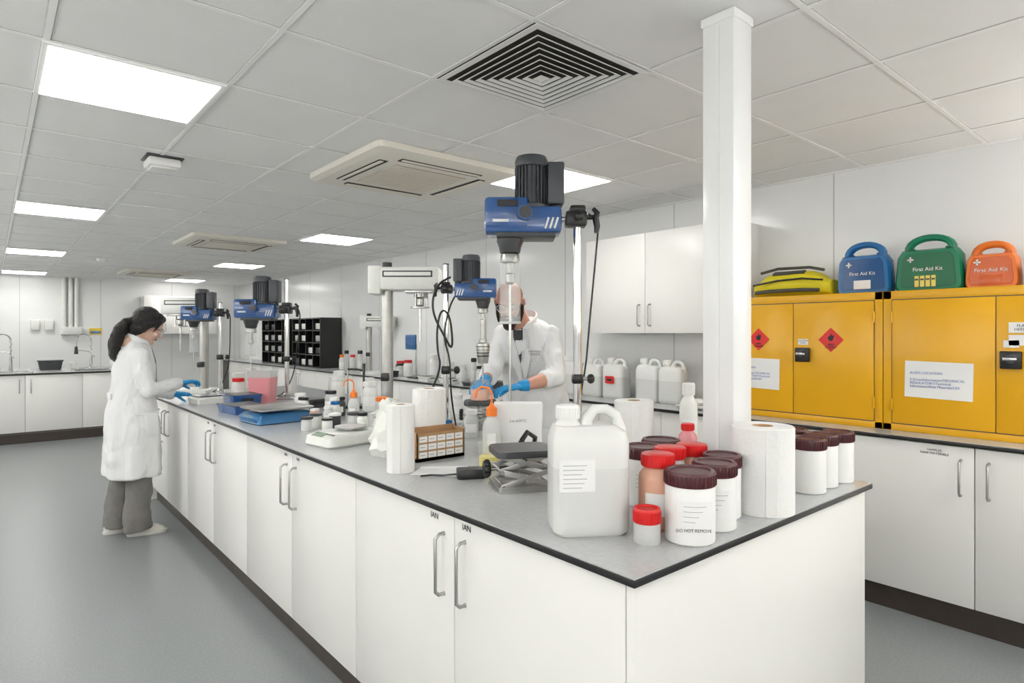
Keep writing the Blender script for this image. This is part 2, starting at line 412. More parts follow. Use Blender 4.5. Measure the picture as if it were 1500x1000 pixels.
def aid(name,yc,w,h,ka,kd,txt,x=3.90):
    g=empty(name,(x,yc,1.6725))
    b=B();d=.1;hw=w/2
    R90=Matrix.Rotation(-PI/2,4,'Z')@Matrix.Rotation(PI/2,4,'X')
    out=[(-hw*.92,0),(hw*.92,0),(hw,.02),(hw,.05),(hw*.93,h*.62),(hw*.78,h*.74),(hw*.3,h*.74),(-hw*.3,h*.74),(-hw*.78,h*.74),(-hw*.93,h*.62),(-hw,.05),(-hw,.02)]
    def ring(sc,z,k=0): return [V((p[0]*sc,(p[1]-h*.36)*sc+h*.36+k,z)) for p in out]
    b.loft([ring(.93,-d/2+.001),ring(1,-d/2+.02),ring(1,-.004),ring(.97,-.004),ring(.97,.004),ring(1,.004),ring(1,d/2-.02),ring(.93,d/2)],ka,True,R90)
    b.loft([ring(.80,d/2-.001),ring(.78,d/2+.004)],kd,True,R90)
    for zz in (-.02,.02):
        pts=[]
        for k in range(13):
            a=PI*k/12
            pts.append(R90@V((math.cos(a)*hw*.66,h*.68+abs(math.sin(a))**.7*(h*.27),zz*.5)))
        b.tube(pts,.018,ka,10)
    for sx in (-.55,.55): b.box(R90@V((sx*hw,h*.74,0)),(.05,.03,.02),kd,.004)
    c=R90@V((0-hw*.5,h*.56,d/2+.005)); b.box(c,(.002,.008,.03),'sheet');b.box(c,(.002,.03,.008),'sheet')
    if ka=='fgreen':
        for k in range(4):
            c=V((-.05+k*.026,h*.17,d/2+.006));b.box(R90@c,(.004,.02,.06),'yellowliq',.001);b.box(R90@(c+V((0,.01,.003))),(.002,.016,.008),'ink')
    else:
        b.box(R90@V((0,h*.17,d/2+.006)),(.004,.09,.05),'sheet' if ka=='fblue' else 'forangeD',.001)
    b.fin('case',parent=g)
    text('case_text',txt,(-(d/2+.006),0,h*.38),(PI/2,0,-PI/2),.028,'sheet',g)
aid('blue_first_aid_kit',1.41,.29,.30,'fblue','fblueD','First Aid Kit')
aid('green_first_aid_kit',1.085,.32,.305,'fgreen','fgreenD','First Aid Kit')
aid('orange_first_aid_kit',.81,.225,.235,'forange','forangeD','First Aid Kit')
b=B();b.box((0,0,.06),(.12,.17,.12),'darkgrey',.012);b.box((0,0,.125),(.1,.06,.012),'black',.004);o=b.fin('small_equipment_case',(3.89,.585,1.6725));text('case_text','PRESTAN',(-.061,0,.06),(PI/2,0,-PI/2),.035,'sheet',o)
b=B();R=[]
for k in range(13):
    t=k/12; yy=-.24+.48*t; s=math.sin(PI*min(max(t,.06),.94))**.35
    hh=.082*s*(1+.08*math.sin(t*9)); R.append([V((math.copysign(abs(math.cos(a))**.7,math.cos(a))*.13*s,yy,hh+.003+math.copysign(abs(math.sin(a))**.7,math.sin(a))*hh)) for a in [2*PI*j/20 for j in range(20)]])
b.loft(R,'yellowbag')
b.tube([(-.125,-.22,.09),(-.135,-.1,.105),(-.137,.05,.10),(-.12,.22,.08)],.006,'black')
b.tube([(-.06,-.2,.155),(-.03,-.1,.18),(-.03,.1,.185),(-.06,.2,.16)],.009,'greybag')
b.tube([(-.128,-.2,.03),(-.14,-.1,.035),(-.14,.1,.035),(-.125,.2,.03)],.012,'greybag')
b.box((-.09,.0,.148),(.04,.2,.012),'greybag',.004,Matrix.Rotation(-.5,3,'Y'))
b.fin('yellow_emergency_bag',(3.91,1.825,1.6725))
# ---------------------------------------------------------------- containers
def tub(x,y,r=.062,h=.178,k='white',lid='maroon',label=True,z=.9203,name='lidded_tub'):
    b=B();b.lathe([(r*.9,0),(r*.97,.004),(r*.97,h-.04),(r*.93,h-.036)],(0,0,0),k)
    b.lathe([(r*.98,h-.036),(r*1.0,h-.034),(r*1.0,h-.006),(r*.95,h),(r*.80,h),(r*.78,h-.004),(.001,h-.004)],(0,0,0),lid,36)
    for j in range(36):
        a=2*PI*j/36;b.box((r*math.cos(a),r*math.sin(a),h-.02),(.003,.003,.026),lid,R=Matrix.Rotation(a,3,'Z'))
    o=b.fin(name,(x,y,z),VR+random.uniform(-.2,.2))
    if label:
        b=B();n=10;rr=r*.975;R=[]
        a0=-PI/2-.75;a1=-PI/2+.75
        for zz in (h*.2,h*.62): R.append([V((rr*math.cos(a0+(a1-a0)*j/n),rr*math.sin(a0+(a1-a0)*j/n),zz)) for j in range(n+1)])
        vs=R[0]+R[1];b.add(vs,[[j,j+1,j+n+2,j+n+1] for j in range(n)],'sheet')
        for q in range(4):
            zz=h*(.55-.07*q);a2=a0+.3;a3=a1-.3-.15*q
            vs=[V(((rr+.0006)*math.cos(a2+(a3-a2)*j/n),(rr+.0006)*math.sin(a2+(a3-a2)*j/n),zz+dz)) for dz in (0,.0009) for j in range(n+1)]
            b.add(vs,[[j,j+1,j+n+2,j+n+1] for j in range(n)],'inkg')
        b.fin('label',parent=o)
    return o
o=tub(1.356,.902,.064,.178)
text('handwriting','DO NOT REMOVE',(-.005,-.0665,.042),(PI/2,0,0),.0105,'ink',o)
tub(1.495,.918,.058,.178);tub(1.605,.962,.054,.178)
tub(1.539,1.187);tub(1.679,1.226)
tub(2.07,.925,.056,.178,label=False);tub(2.186,.933,.055,.178,label=False);tub(2.298,.922,.052,.178,label=False);tub(2.23,1.05,.05,.178,label=False)
tub(1.254,.958,.034,.088,'frost','red',False,name='sample_cup')
def bottle(x,y,r,h,k,cap,kc=None,z=.9203,name='sample_bottle',label=True,neck=.55):
    b=B();b.lathe([(r*.9,0),(r,.006),(r,h*.66),(r*.95,h*.72),(r*neck*1.1,h*.80),(r*neck,h*.83),(r*neck,h*.86)],(0,0,0),k)
    cr=r*neck*1.25
    b.lathe([(cr,h*.83),(cr,h*.99),(cr*.9,h),(.001,h)],(0,0,0),cap)
    for j in range(20):
        a=2*PI*j/20;b.box((cr*math.cos(a),cr*math.sin(a),h*.91),(.003,.003,h*.12),cap,R=Matrix.Rotation(a,3,'Z'))
    if label: 
        n=10;rr=r*1.006;a0=-PI/2-.9;a1=-PI/2+.9
        vs=[V((rr*math.cos(a0+(a1-a0)*j/n),rr*math.sin(a0+(a1-a0)*j/n),zz)) for zz in (h*.2,h*.5) for j in range(n+1)]
        b.add(vs,[[j,j+1,j+n+2,j+n+1] for j in range(n)],'sheet')
    return b.fin(name,(x,y,z),VR)
bottle(1.385,1.022,.052,.198,'pinkliq','red',neck=.68)
bottle(1.52,1.078,.045,.192,'plastic','red',neck=.8);bottle(1.62,1.072,.045,.190,'pinkliq','red',neck=.8)
bottle(2.12,1.42,.036,.165,'pink','red',name='sample_bottle')
bottle(2.29,1.53,.038,.31,'plastic','white',name='plastic_bottle')
def roll(x,y,r,h,z=.9203,name='paper_towel_roll'):
    b=B();b.lathe([(r,0),(r,h-.003),(r-.003,h),(r*.36,h),(r*.34,h-.001)],(0,0,0),'paper',40,caps=False)
    b.lathe([(r,0),(.001,0)],(0,0,0),'paper',40,caps=False)
    b.lathe([(r*.34,h-.001),(r*.32,h),(r*.30,h-.003),(r*.30,.01),(.001,.01)],(0,0,0),'card',30,caps=False)
    for q in range(5):
        rr=r*(.45+.1*q);b.lathe([(rr,h),(rr+.001,h+.0006),(rr+.002,h)],(0,0,0),'paper',40,caps=False)
    b.box((r+.0005,0,h/2),(.002,.03,h*.99),'paper')
    return b.fin(name,(x,y,z),-2.4)
roll(1.75,.915,.088,.25);roll(2.19,1.745,.086,.225);roll(1.191,2.06,.052,.253);roll(1.51,2.36,.075,.275)
def jerry(x,y,s=1,rz=VR,kl='hdpeliq',ku='hdpe',name='plastic_jerrycan',lab=True,fill=.17,z=.9203):
    b=B();w=.098;d=.075
    b.rrect([(0,w*.9,d*.9,.03),(.008,w*.985,d*.985,.035),(.03,w,d,.035),(fill,w,d,.035)],kl)
    b.rrect([(fill,w,d,.035),(.235,w,d,.035),(.258,w*.94,d*.92,.035),(.272,w*.78,d*.75,.03,-.01)],ku)
    b.lathe([(.036,.26),(.033,.275),(.026,.285),(.026,.292)],(-.052,0,0),ku,24)
    b.lathe([(.031,.288),(.031,.318),(.028,.322),(.001,.322)],(-.052,0,0),'white',24)
    for j in range(24):
        a=2*PI*j/24;b.box((-.052+.031*math.cos(a),.031*math.sin(a),.303),(.002,.002,.026),'white',R=Matrix.Rotation(a,3,'Z'))
    b.tube([(-.005,0,.262),(.0,0,.29),(.02,0,.310),(.05,0,.310),(.075,0,.295),(.084,0,.262),(.085,0,.235)],[.02,.017,.014,.013,.014,.018,.02],ku,12)
    if lab:
        b.box((-.042,-d-.0008,.155),(.09,.001,.08),'sheet')
        for q in range(6): b.box((-.048-.003*(q%3),-d-.0016,.18-q*.011),(.06-.006*(q%3),.0006,.001),'inkg')
    o=b.fin(name,(x,y,z),rz);o.scale=(s,s,s);return o
jerry(1.222,1.13,1.03,VR+.1)
for yy,s in ((2.72,1.0),(2.93,1.02),(3.27,1.0),(3.5,.98),(3.76,1.0)):
    jerry(3.88,yy,s,-PI/2+.1,lab=False)
b=B();b.rrect([(0,.03,.045,.01),(.004,.03,.045,.01)],'red');b.box((0,0,.004),(.02,.05,.002),'ink');o=b.fin('hazard_sticker');o.matrix_world=Matrix.Translation((3.797,3.27,1.07))@Matrix.Rotation(-PI/2,4,'Y')
b=B();b.rrect([(0,.11,.15,.04),(.012,.14,.18,.05),(.02,.15,.19,.05)],'plastic')
for i in range(7):b.ell((random.uniform(-.07,.07),random.uniform(-.1,.1),.04),(.04,.05,.025),'paper',u=10,v=6)
b.fin('tray_of_tissues',(3.80,2.38,.9203))
def jack(x,y,rz,h,w=.1,name='laboratory_jack',top='darkgrey'):
    b=B();b.rrect([(0,w,w*.85,.01),(.006,w,w*.85,.01)],'brush')
    b.rrect([(.006,w*.96,w*.82,.01),(.02,w*.96,w*.82,.01)],'brush')
    b.rrect([(h-.022,w*1.0,w*.88,.03),(h-.008,w*1.02,w*.9,.035),(h,w*1.0,w*.88,.035)],top)
    zm=(h)/2;z0=.02;z1=h-.02
    for s in (-1,1):
        yy=s*w*.72
        for (a,c) in (((-w*.8,z0),(w*.85,zm)),((w*.8,z0),(-w*.85,zm)),((w*.85,zm),(-w*.8,z1)),((-w*.85,zm),(w*.8,z1))):
            p=V((a[0],yy,a[1]));q=V((c[0],yy,c[1]));dd=q-p
            b.box((p+q)/2,(dd.length+.014,.004,.017),'brush',.001,Matrix.Rotation(-math.atan2(dd.z,dd.x),3,'Y'))
            yy-=s*.005
    for xx in (-w*.85,w*.85): b.cyl((xx,-w*.8,zm),(xx,w*.8,zm),.007,'steel')
    for xx,zz in ((-w*.8,z0),(w*.8,z0),(-w*.8,z1),(w*.8,z1),(0,zm*.55),(0,zm*1.45)): b.cyl((xx,-w*.78,zz),(xx,w*.78,zz),.005,'steel')
    b.cyl((-w*1.1,0,zm),(w*1.0,0,zm),.005,'steel')
    b.cyl((-w*1.1,0,zm),(-w*1.32,0,zm),.024,'black')
    for j in range(8):
        a=j*PI/4;b.ell((-w*1.21,.024*math.cos(a),zm+.024*math.sin(a)),(.011,.008,.008),'black',u=8,v=6)
    return b.fin(name,(x,y,.9203),rz)
jack(1.385,1.585,VR+.25,.135,.1)
jack(2.05,2.69,VR,.155,.085)
b=B();b.rrect([(0,.028,.05,.012),(.004,.03,.052,.012),(.03,.03,.052,.012),(.034,.028,.05,.012)],'black')
b.tube([(0,.05,.015),(.01,.10,.01),(.04,.14,.006),(.03,.18,.006)],.0035,'black',8)
b.fin('power_adapter',(1.33,1.80,.9205),VR+1.75)
b=B();b.bx(1.315,1.55,2.145,2.225,.9203,.935,'card')
b.bx(1.315,1.55,2.145,2.149,.9203,1.035,'card');b.bx(1.315,1.55,2.221,2.225,.9203,1.05,'card');b.bx(1.315,1.319,2.145,2.225,.9203,1.04,'card');b.bx(1.546,1.55,2.145,2.225,.9203,1.04,'card')
b.bx(1.32,1.545,2.15,2.22,1.0,1.01,'card')
for i in range(5):
    for j in range(3): b.bx(1.325+i*.044,1.325+i*.044+.038,2.1435,2.145,.935+j*.032,.935+j*.032+.024,'sheet');b.bx(1.33+i*.044,1.33+i*.044+.022,2.1428,2.1435,.946+j*.032,.948+j*.032,'inkg')
b.fin('cardboard_sample_box')
b=B()
for i in range(3):
    b.box((0+i*.01,i*.01,.001+i*.0012),(.18,.13,.001),'sheet',R=Matrix.Rotation(.15*i-.2,3,'Z'))
b.fin('paper_sheets',(1.29,1.95,.9203),VR)
b=B();b.rrect([(0,.10,.06,.006),(.10,.10,.06,.006),(.22,.105,.058,.006),(.221,.09,.05,.006)],'sheet');o=b.fin('white_paper_box',(1.755,2.03,.9203),VR)
text('handwriting','Lot #59TC',(.0,-.0625,.15),(PI/2,0,0),.016,'inkg',o)
b=B();R=[]
for i,(z,r) in enumerate(((0,.085),(.03,.095),(.07,.088),(.11,.075),(.15,.062),(.18,.045),(.21,.05),(.235,.03))):
    R.append([V((math.cos(2*PI*j/18)*r*random.uniform(.82,1.15),math.sin(2*PI*j/18)*r*random.uniform(.82,1.15)*1.15,z+(random.uniform(-.01,.012) if i else 0))) for j in range(18)])
b.loft(R,'plastic');b.fin('white_plastic_bag',(1.33,2.385,.9203),0,sharp=14)
def wash(x,y,kb='clear',kc='orange',s=1,name='wash_bottle',liq='yellowliq'):
    b=B();b.lathe([(.033,0),(.036,.005),(.036,.13),(.03,.15),(.018,.165),(.018,.175)],(0,0,0),'frost')
    if liq:b.lathe([(.034,.003),(.034,.06),(.001,.06)],(0,0,0),liq)
    b.lathe([(.022,.17),(.022,.20),(.01,.21),(.006,.22)],(0,0,0),kc)
    b.tube([(0,0,.215),(0,0,.26),(-.01,0,.28),(-.04,0,.285),(-.06,0,.27),(-.065,0,.24)],.0045,kc,8)
    b.box((0,-.037,.08),(.035,.001,.05),'sheet')
    o=b.fin(name,(x,y,.9203),VR);o.scale=(s,s,s)
wash(1.60,2.02,s=1.05)
wash(1.60,3.30,liq=None,s=.9)
b=B();b.lathe([(.04,0),(.043,.005),(.045,.1),(.047,.102)],(0,0,0),'clear',caps=True);b.lathe([(.039,.004),(.04,.05),(.001,.05)],(0,0,0),'yellowliq');b.fin('glass_beaker',(1.475,1.875,.9203))
b=B();b.lathe([(.02,0),(.03,.01),(.035,.04),(.028,.06),(.012,.07),(.012,.1)],(0,0,0),'black');b.tube([(0,0,.1),(.03,0,.13),(.09,.02,.1),(.1,.05,.02),(.06,.1,.01)],.01,'black');b.fin('black_hose_nozzle',(1.60,1.83,.9203))
b=B();b.rrect([(0,.14,.1,.02),(.01,.15,.11,.025),(.045,.145,.105,.025),(.06,.12,.09,.02,.02)],'plastic')
b.box((-.115,0,.048),(.06,.17,.012),'plastic',.004,Matrix.Rotation(-.35,3,'Y'));b.box((-.12,.02,.053),(.035,.09,.006),'lcd',.001,Matrix.Rotation(-.35,3,'Y'))
for j in range(4):b.box((-.108,-.03-j*.016,.056),(.012,.01,.005),'darkgrey',.001,Matrix.Rotation(-.35,3,'Y'))
b.lathe([(.03,.058),(.03,.07),(.075,.072),(.075,.078),(.001,.078)],(.035,0,0),'brush',32)
b.fin('precision_balance',(1.29,2.76,.9203),.15)
b=B();b.rrect([(0,.16,.13,.02),(.006,.17,.14,.02),(.05,.16,.13,.02),(.06,.15,.12,.02)],'scaleblue')
b.box((-.155,0,.03),(.04,.24,.045),'scaleblue',.008,Matrix.Rotation(-.5,3,'Y'));b.box((-.17,0,.04),(.006,.12,.025),'lcd',.001,Matrix.Rotation(-.5,3,'Y'))
b.rrect([(.062,.04,.04,.01),(.075,.04,.04,.01)],'darkgrey');b.rrect([(.075,.15,.135,.02),(.08,.165,.15,.02),(.088,.165,.15,.02),(.09,.16,.145,.02)],'brush')
b.fin('blue_bench_scale',(1.31,3.72,.9203),.1)
for i,(x,y,r,h,k,c) in enumerate(((1.30,3.24,.03,.075,'frost','darkgrey'),(1.38,3.31,.03,.08,'plastic','darkgrey'),(1.45,3.22,.032,.085,'darkgrey','white'),(1.38,3.16,.028,.07,'hdpe','black'),(1.53,3.15,.035,.09,'frost','darkgrey'))):
    bottle(x,y,r,h,k,c,name='glass_jar',neck=.85,label=False)
def crate(x,y,w,d,h,k,rz=0,name='blue_crate',z=.9203):
    b=B();b.rrect([(0,w*.46,d*.46,.01),(h,w*.5,d*.5,.012)],k);b.rrect([(h-.012,w*.52,d*.52,.012),(h,w*.52,d*.52,.012)],k)
    b.rrect([(h+.0002,w*.46,d*.46,.01),(h+.001,w*.46,d*.46,.01)],'darkgrey')
    for s in (-1,1): b.bx(-w*.2,w*.2,s*d*.5-.003,s*d*.5+.003,h*.55,h*.75,'black')
    return b.fin(name,(x,y,z),rz)
crate(1.28,4.28,.22,.3,.055,'blue',.1);crate(1.38,4.62,.2,.25,.09,'blue',0)
b=B();b.rrect([(0,.075,.075,.015),(.19,.085,.085,.015)],'pink');b.rrect([(.19,.085,.085,.015),(.235,.088,.088,.015),(.24,.09,.09,.015)],'frost');b.fin('pink_liquid_container',(1.585,4.80,.9203),VR)
for x,y,r,h,k,c in ((1.5,5.12,.05,.17,'white','red'),(1.56,5.32,.055,.2,'plastic','white'),(1.66,5.12,.05,.17,'yellowliq','white'),(1.72,5.35,.05,.2,'plastic','red'),(1.74,5.62,.06,.22,'hdpe','white'),(1.95,5.2,.05,.22,'white','white')):
    bottle(x,y,r,h,k,c,name='reagent_bottle',neck=.7)
b=B();b.rrect([(0,.1,.1,.015),(.04,.11,.11,.02),(.05,.1,.1,.02)],'plastic');b.rrect([(.052,.09,.09,.01),(.06,.09,.09,.01)],'steel');b.fin('precision_balance',(1.25,5.02,.9203),.1)
for x,y,r,h,k,c in ((1.76,3.26,.04,.15,'clear','orange'),(1.95,3.78,.05,.2,'hdpe','white'),(1.75,3.95,.04,.14,'frost','black'),(2.1,4.1,.05,.2,'plastic','white'),(2.0,4.4,.05,.2,'hdpe','white'),(1.7,3.70,.035,.12,'darkgrey','black'),(2.27,3.56,.045,.16,'plastic','fblue'),(2.2,3.12,.04,.15,'plastic','white'),(1.62,2.78,.03,.11,'clear','orange'),
  (1.50,3.42,.028,.10,'frost','white'),(1.57,3.48,.028,.12,'plastic','fblue'),(1.46,3.52,.03,.08,'pinkliq','white'),(1.62,3.60,.032,.13,'clear','white'),(1.52,3.03,.028,.10,'plastic','black'),(1.60,4.10,.04,.12,'hdpe','white'),(1.55,3.92,.035,.11,'plastic','black'),(1.85,2.50,.035,.14,'frost','white'),(1.95,2.38,.04,.16,'plastic','white'),(1.70,2.50,.03,.10,'clear','fblue'),(1.62,2.62,.03,.09,'darkgrey','black'),(2.15,4.7,.05,.22,'hdpe','white')):
    bottle(x,y,r,h,k,c,name='reagent_bottle',neck=.7)
for (x,y,w,d,h,k) in ((1.64,2.97,.14,.12,.07,'plastic'),(2.02,3.13,.12,.10,.05,'white'),(1.75,4.25,.2,.16,.06,'darkgrey')):
    crate(x,y,w,d,h,k,random.uniform(-.2,.2),'sample_tray')
b=B();b.rrect([(0,.1,.08,.01),(.02,.1,.08,.01)],'black');b.cyl((-.07,0,.02),(-.07,0,.33),.006,'steel')
b.tube([(-.07,0,.27),(0,-.02,.27),(.05,-.03,.26)],.007,'black');b.cyl((.05,-.03,.31),(.05,-.03,.12),.011,'darkgrey',.005);b.fin('electrode_stand',(1.98,4.02,.9203),VR)
# ---------------------------------------------------------------- overhead stirrers
def stirrer(name,x,y,rodh,zc,s=1,mir=1,guard='clear',gl=.29,shaft=.30,rz=VR,cable=True):
    g=empty(name,(x,y,.9203),rz)
    b=B();m=mir
    b.rrect([(0,.09,.09,.01),(.014,.09,.09,.01),(.018,.085,.085,.01)],'steel')
    b.lathe([(.03,.015),(.03,.04),(.022,.05)],(0,0,0),'steel')
    b.cyl((0,0,.016),(0,0,rodh),.0185*s**.5,'chrome',seg=24);b.cyl((0,0,rodh),(0,0,rodh+.006),.02*s**.5,'black')
    b.fin('stand',parent=g)
    def P(u,v,w): return V((m*u*s,v*s,zc+w*s))
    b=B()
    def bb(u0,u1,v0,v1,w0,w1,k,bev=.008):
        a=P(u0,v0,w0);c=P(u1,v1,w1);b.bx(min(a.x,c.x),max(a.x,c.x),min(a.y,c.y),max(a.y,c.y),a.z,c.z,k,bev*s)
    bb(-.41,-.075,-.085,.085,-.07,.045,'blue',.014)
    bb(-.41,-.22,-.09,.09,-.055,.085,'blue',.016)
    bb(-.36,-.10,-.075,.075,-.09,-.06,'darkgrey',.008)
    b.box(P(-.31,-.092,.055),(.09*s,.006*s,.03*s),'ink',.002)
    b.cyl(P(-.235,-.085,.01),P(-.235,-.125,.01),.032*s,'blue');b.cyl(P(-.235,-.125,.01),P(-.235,-.13,.01),.026*s,'darkgrey')
    for q in range(3):b.box(P(-.14+q*.02,-.0865,-.03),(.008*s,.002,.05*s),'sheet',R=Matrix.Rotation(.3,3,'Y'))
    b.box(P(-.34,-.0915,-.02),(.07*s,.002,.012*s),'sheet')
    T=Matrix.Translation(P(-.30,0,0))@Matrix.Scale(s,4)
    b.lathe([(.06,-.085),(.06,-.10),(.05,-.125),(.045,-.15),(.03,-.155),(.03,-.175)],(0,0,0),'darkgrey',T=T)
    b.lathe([(.04,-.155),(.043,-.16),(.043,-.19),(.03,-.195)],(0,0,0),'brush',T=T)
    b.lathe([(.016,-.19),(.016,-.24),(.022,-.245),(.022,-.28),(.012,-.29)],(0,0,0),'brush',T=T)
    b.cyl(P(-.30,0,-.28),P(-.30,0,-.28-shaft/s),.006*s,'steel')
    T=Matrix.Translation(P(-.205,0,0))@Matrix.Scale(s,4)
    b.lathe([(.066,.04),(.07,.05),(.07,.06),(.062,.065),(.062,.225),(.072,.23),(.074,.255),(.066,.275),(.04,.28),(.001,.28)],(0,0,0),'motor',32,T=T)
    for j in range(26):
        a=2*PI*j/26;bm_c=P(-.205,0,.145)+V((math.cos(a)*.067*s,math.sin(a)*.067*s,0))
        b.box(bm_c,(.014*s,.004*s,.16*s),'motor',R=Matrix.Rotation(a,3,'Z'))
    bb(-.135,-.062,-.055,.055,.06,.245,'motor',.008)
    b.cyl(P(-.1,0,.03),P(-.1,0,.07),.03*s,'black')
    b.cyl(P(-.08,0,.0),P(.01,0,.0),.014*s,'steel')
    bb(-.055,.04,-.04,.04,-.035,.035,'black',.012)
    bb(-.035,.035,-.035,.035,.03,.06,'black',.01)
    b.cyl(P(.03,0,.01),P(.085,0,.01),.011*s,'black')
    b.tube([P(.085,0,-.06),P(.088,0,-.03),P(.08,0,.01),P(.088,0,.03),P(.07,0,.05)],[.01*s,.014*s,.016*s,.014*s,.009*s],'black')
    b.cyl(P(0,-.03,.0),P(0,-.08,.0),.008*s,'steel');b.ell(P(0,-.085,.0),(.022*s,.015*s,.022*s),'black')
    b.fin('head',parent=g)
    if guard=='clear':
        b=B();T=Matrix.Translation(P(-.30,0,0))@Matrix.Scale(s,4)
        b.lathe([(.047,-.175),(.047,-.175-gl/s),(.044,-.175-gl/s),(.044,-.175)],(0,0,0),'clear',32,T=T,caps=False)
        b.lathe([(.0475,-.175-gl/s+.01),(.0485,-.175-gl/s),(.0455,-.175-gl/s)],(0,0,0),'frost',32,T=T,caps=False);b.fin('shaft_guard',parent=g)
    else:
        b=B();T=Matrix.Translation(P(-.30,0,0))@Matrix.Scale(s,4)
        b.lathe([(.02,-.28),(.02,-.40),(.028,-.405),(.028,-.43)],(0,0,0),'brush',T=T)
        b.lathe([(.028,-.43),(.05,-.44),(.056,-.47),(.05,-.52),(.044,-.58),(.04,-.60),(.001,-.60)],(0,0,0),'brush',T=T)
        for q in range(4): b.lathe([(.0545-.002*q,-.46-.025*q),(.0565-.002*q,-.465-.025*q),(.0535-.002*q,-.47-.025*q)],(0,0,0),'darkgrey',T=T,caps=False)
        b.fin('mixing_head',parent=g)
    b=B()
    b.box((0,0,.32),(.05,.05,.045),'black',.01);b.cyl((0.02,0,.32),(.055,0,.32),.008,'steel');b.ell((.06,0,.32),(.018,.022,.022),'black')
    if cable:
        pts=smoothpath([P(.05,.02,.03),P(.10,.03,-.0),P(.09,.05,-.15)]+[V((m*.06,.05,zc*.55)),V((m*.04,.06,zc*.3)),V((m*-.04,.08,.05)),V((m*-.12,.1,.008))])
        b.tube(pts,.0045,'black',8)
    b.fin('clamp_and_cable',parent=g)
    return g
stirrer('overhead_stirrer',2.0,1.91,1.08,1.03,1.0,1,'clear',.29,.55)
g2=stirrer('overhead_stirrer',1.92,2.83,.90,.765,.68,-1,'steel',.2,.33,cable=False)
b=B();b.tube(smoothpath([(.03,-.03,.83),(-.03,-.04,.80),(-.07,-.04,.72),(-.065,-.04,.62),(.0,-.05,.50),(.045,-.05,.42),(.03,-.05,.62),(-.02,-.05,.66),(-.045,-.05,.55),(-.04,-.05,.42),(-.02,-.05,.34),(-.08,-.04,.2),(-.11,-.03,.05),(-.16,-.02,.008)],3),.006,'black',8);b.fin('coiled_power_cable',parent=g2)
b=B();b.tube(smoothpath([(.06,-.03,.74),(.02,-.045,.66),(-.01,-.05,.5),(.03,-.05,.38),(.03,-.05,.2),(.06,-.04,.01)],3),.005,'black',8);b.fin('sensor_cable',parent=g2)
stirrer('overhead_stirrer',1.80,4.89,.95,.71,.95,1,'clear',.2,.35)
stirrer('overhead_stirrer',1.50,5.62,.78,.69,.75,1,'clear',.2,.3) 
def mixer(x,y,zc,m=1,col=.038,z=.9203,s=1,rz=VR):
    b=B()
    b.rrect([(0,.16*s,.13*s,.02,m*.08),(.03,.16*s,.13*s,.02,m*.08),(.035,.15*s,.12*s,.02,m*.08)],'plastic')
    b.cyl((0,0,.03),(0,0,zc+.09),col*s,'brush',seg=28);b.cyl((0,0,zc+.09),(0,0,zc+.12),.03,'black')
    def P(u,v,w): return V((m*u*s,v*s,zc+w*s))
    def bb(u0,u1,v0,v1,w0,w1,k,bev=.008):
        a=P(u0,v0,w0);c=P(u1,v1,w1);b.bx(min(a.x,c.x),max(a.x,c.x),min(a.y,c.y),max(a.y,c.y),a.z,c.z,k,bev*s)
    bb(-.10,.34,-.10,.10,-.06,.085,'plastic',.02)
    bb(-.102,-.02,-.104,.104,-.085,.092,'plastic',.01)
    bb(-.01,.30,-.103,.103,.02,.06,'darkgrey',.003);bb(.0,.29,-.105,.105,.028,.052,'plastic',.003)
    bb(.12,.30,-.06,.06,-.075,-.055,'steel',.003)
    b.lathe([(.04,-.07),(.04,-.10),(.025,-.11),(.025,-.15),(.012,-.16)],(0,0,0),'brush',T=Matrix.Translation(P(.21,0,0))@Matrix.Scale(s,4))
    for a in (0,2.1,4.2):
        p=V((math.cos(a)*.045,math.sin(a)*.045,0))*s;b.cyl(P(.21,0,-.07)+p,P(.21,0,-.16)+p,.005,'steel',seg=8)
    b.lathe([(.06,-.16),(.06,-.17),(.001,-.17)],(0,0,0),'brush',T=Matrix.Translation(P(.21,0,0))@Matrix.Scale(s,4))
    b.cyl(P(.21,0,-.15),P(.21,0,-.38),.008,'steel')
    b.box((0,-.06*s,.25),(.05,.05,.05),'black',.008)
    b.fin('laboratory_homogenizer',(x,y,z),rz)
mixer(1.92,3.49,.85,1)
mixer(1.45,5.93,.75,-1)
mixer(3.78,7.35,.66,1,rz=VR)
b=B();b.lathe([(.05,0),(.055,.006),(.055,.11),(.058,.115)],(0,0,0),'clear');b.lathe([(.05,.003),(.052,.06),(.001,.06)],(0,0,0),'pinkliq');b.fin('glass_mixing_vessel',(2.05,2.69,.9203+.156))
# ---------------------------------------------------------------- right counter background
def shelf(y0,y1):
    b=B();x0=3.75;x1=XR-.01;z0,z1=.9205,1.68
    n=int(round((y1-y0)/.3));
    for i in range(n+1): yy=y0+(y1-y0)*i/n;b.bx(x0,x1,yy-.008,yy+.008,z0,z1,'black')
    for j in range(5): zz=z0+.008+(z1-z0-.016)*j/4;b.bx(x0,x1,y0,y1,zz-.008,zz+.008,'black')
    b.bx(x1-.01,x1,y0,y1,z0,z1,'darkgrey')
    for i in range(n):
        for j in range(4):
            ya=y0+(y1-y0)*(i+.5)/n;zz=z0+.018+(z1-z0-.016)*j/4
            if random.random()<.75: b.box((x0+.14,ya,zz+.055),(.22,.2,.09),random.choice(['plastic','hdpe','darkgrey','frost']),.008)
    b.fin('pigeonhole_shelf')
shelf(8.85,9.95);shelf(10.1,11.4)
cols=['plastic','hdpe','white','frost','hdpe','darkgrey','plastic']
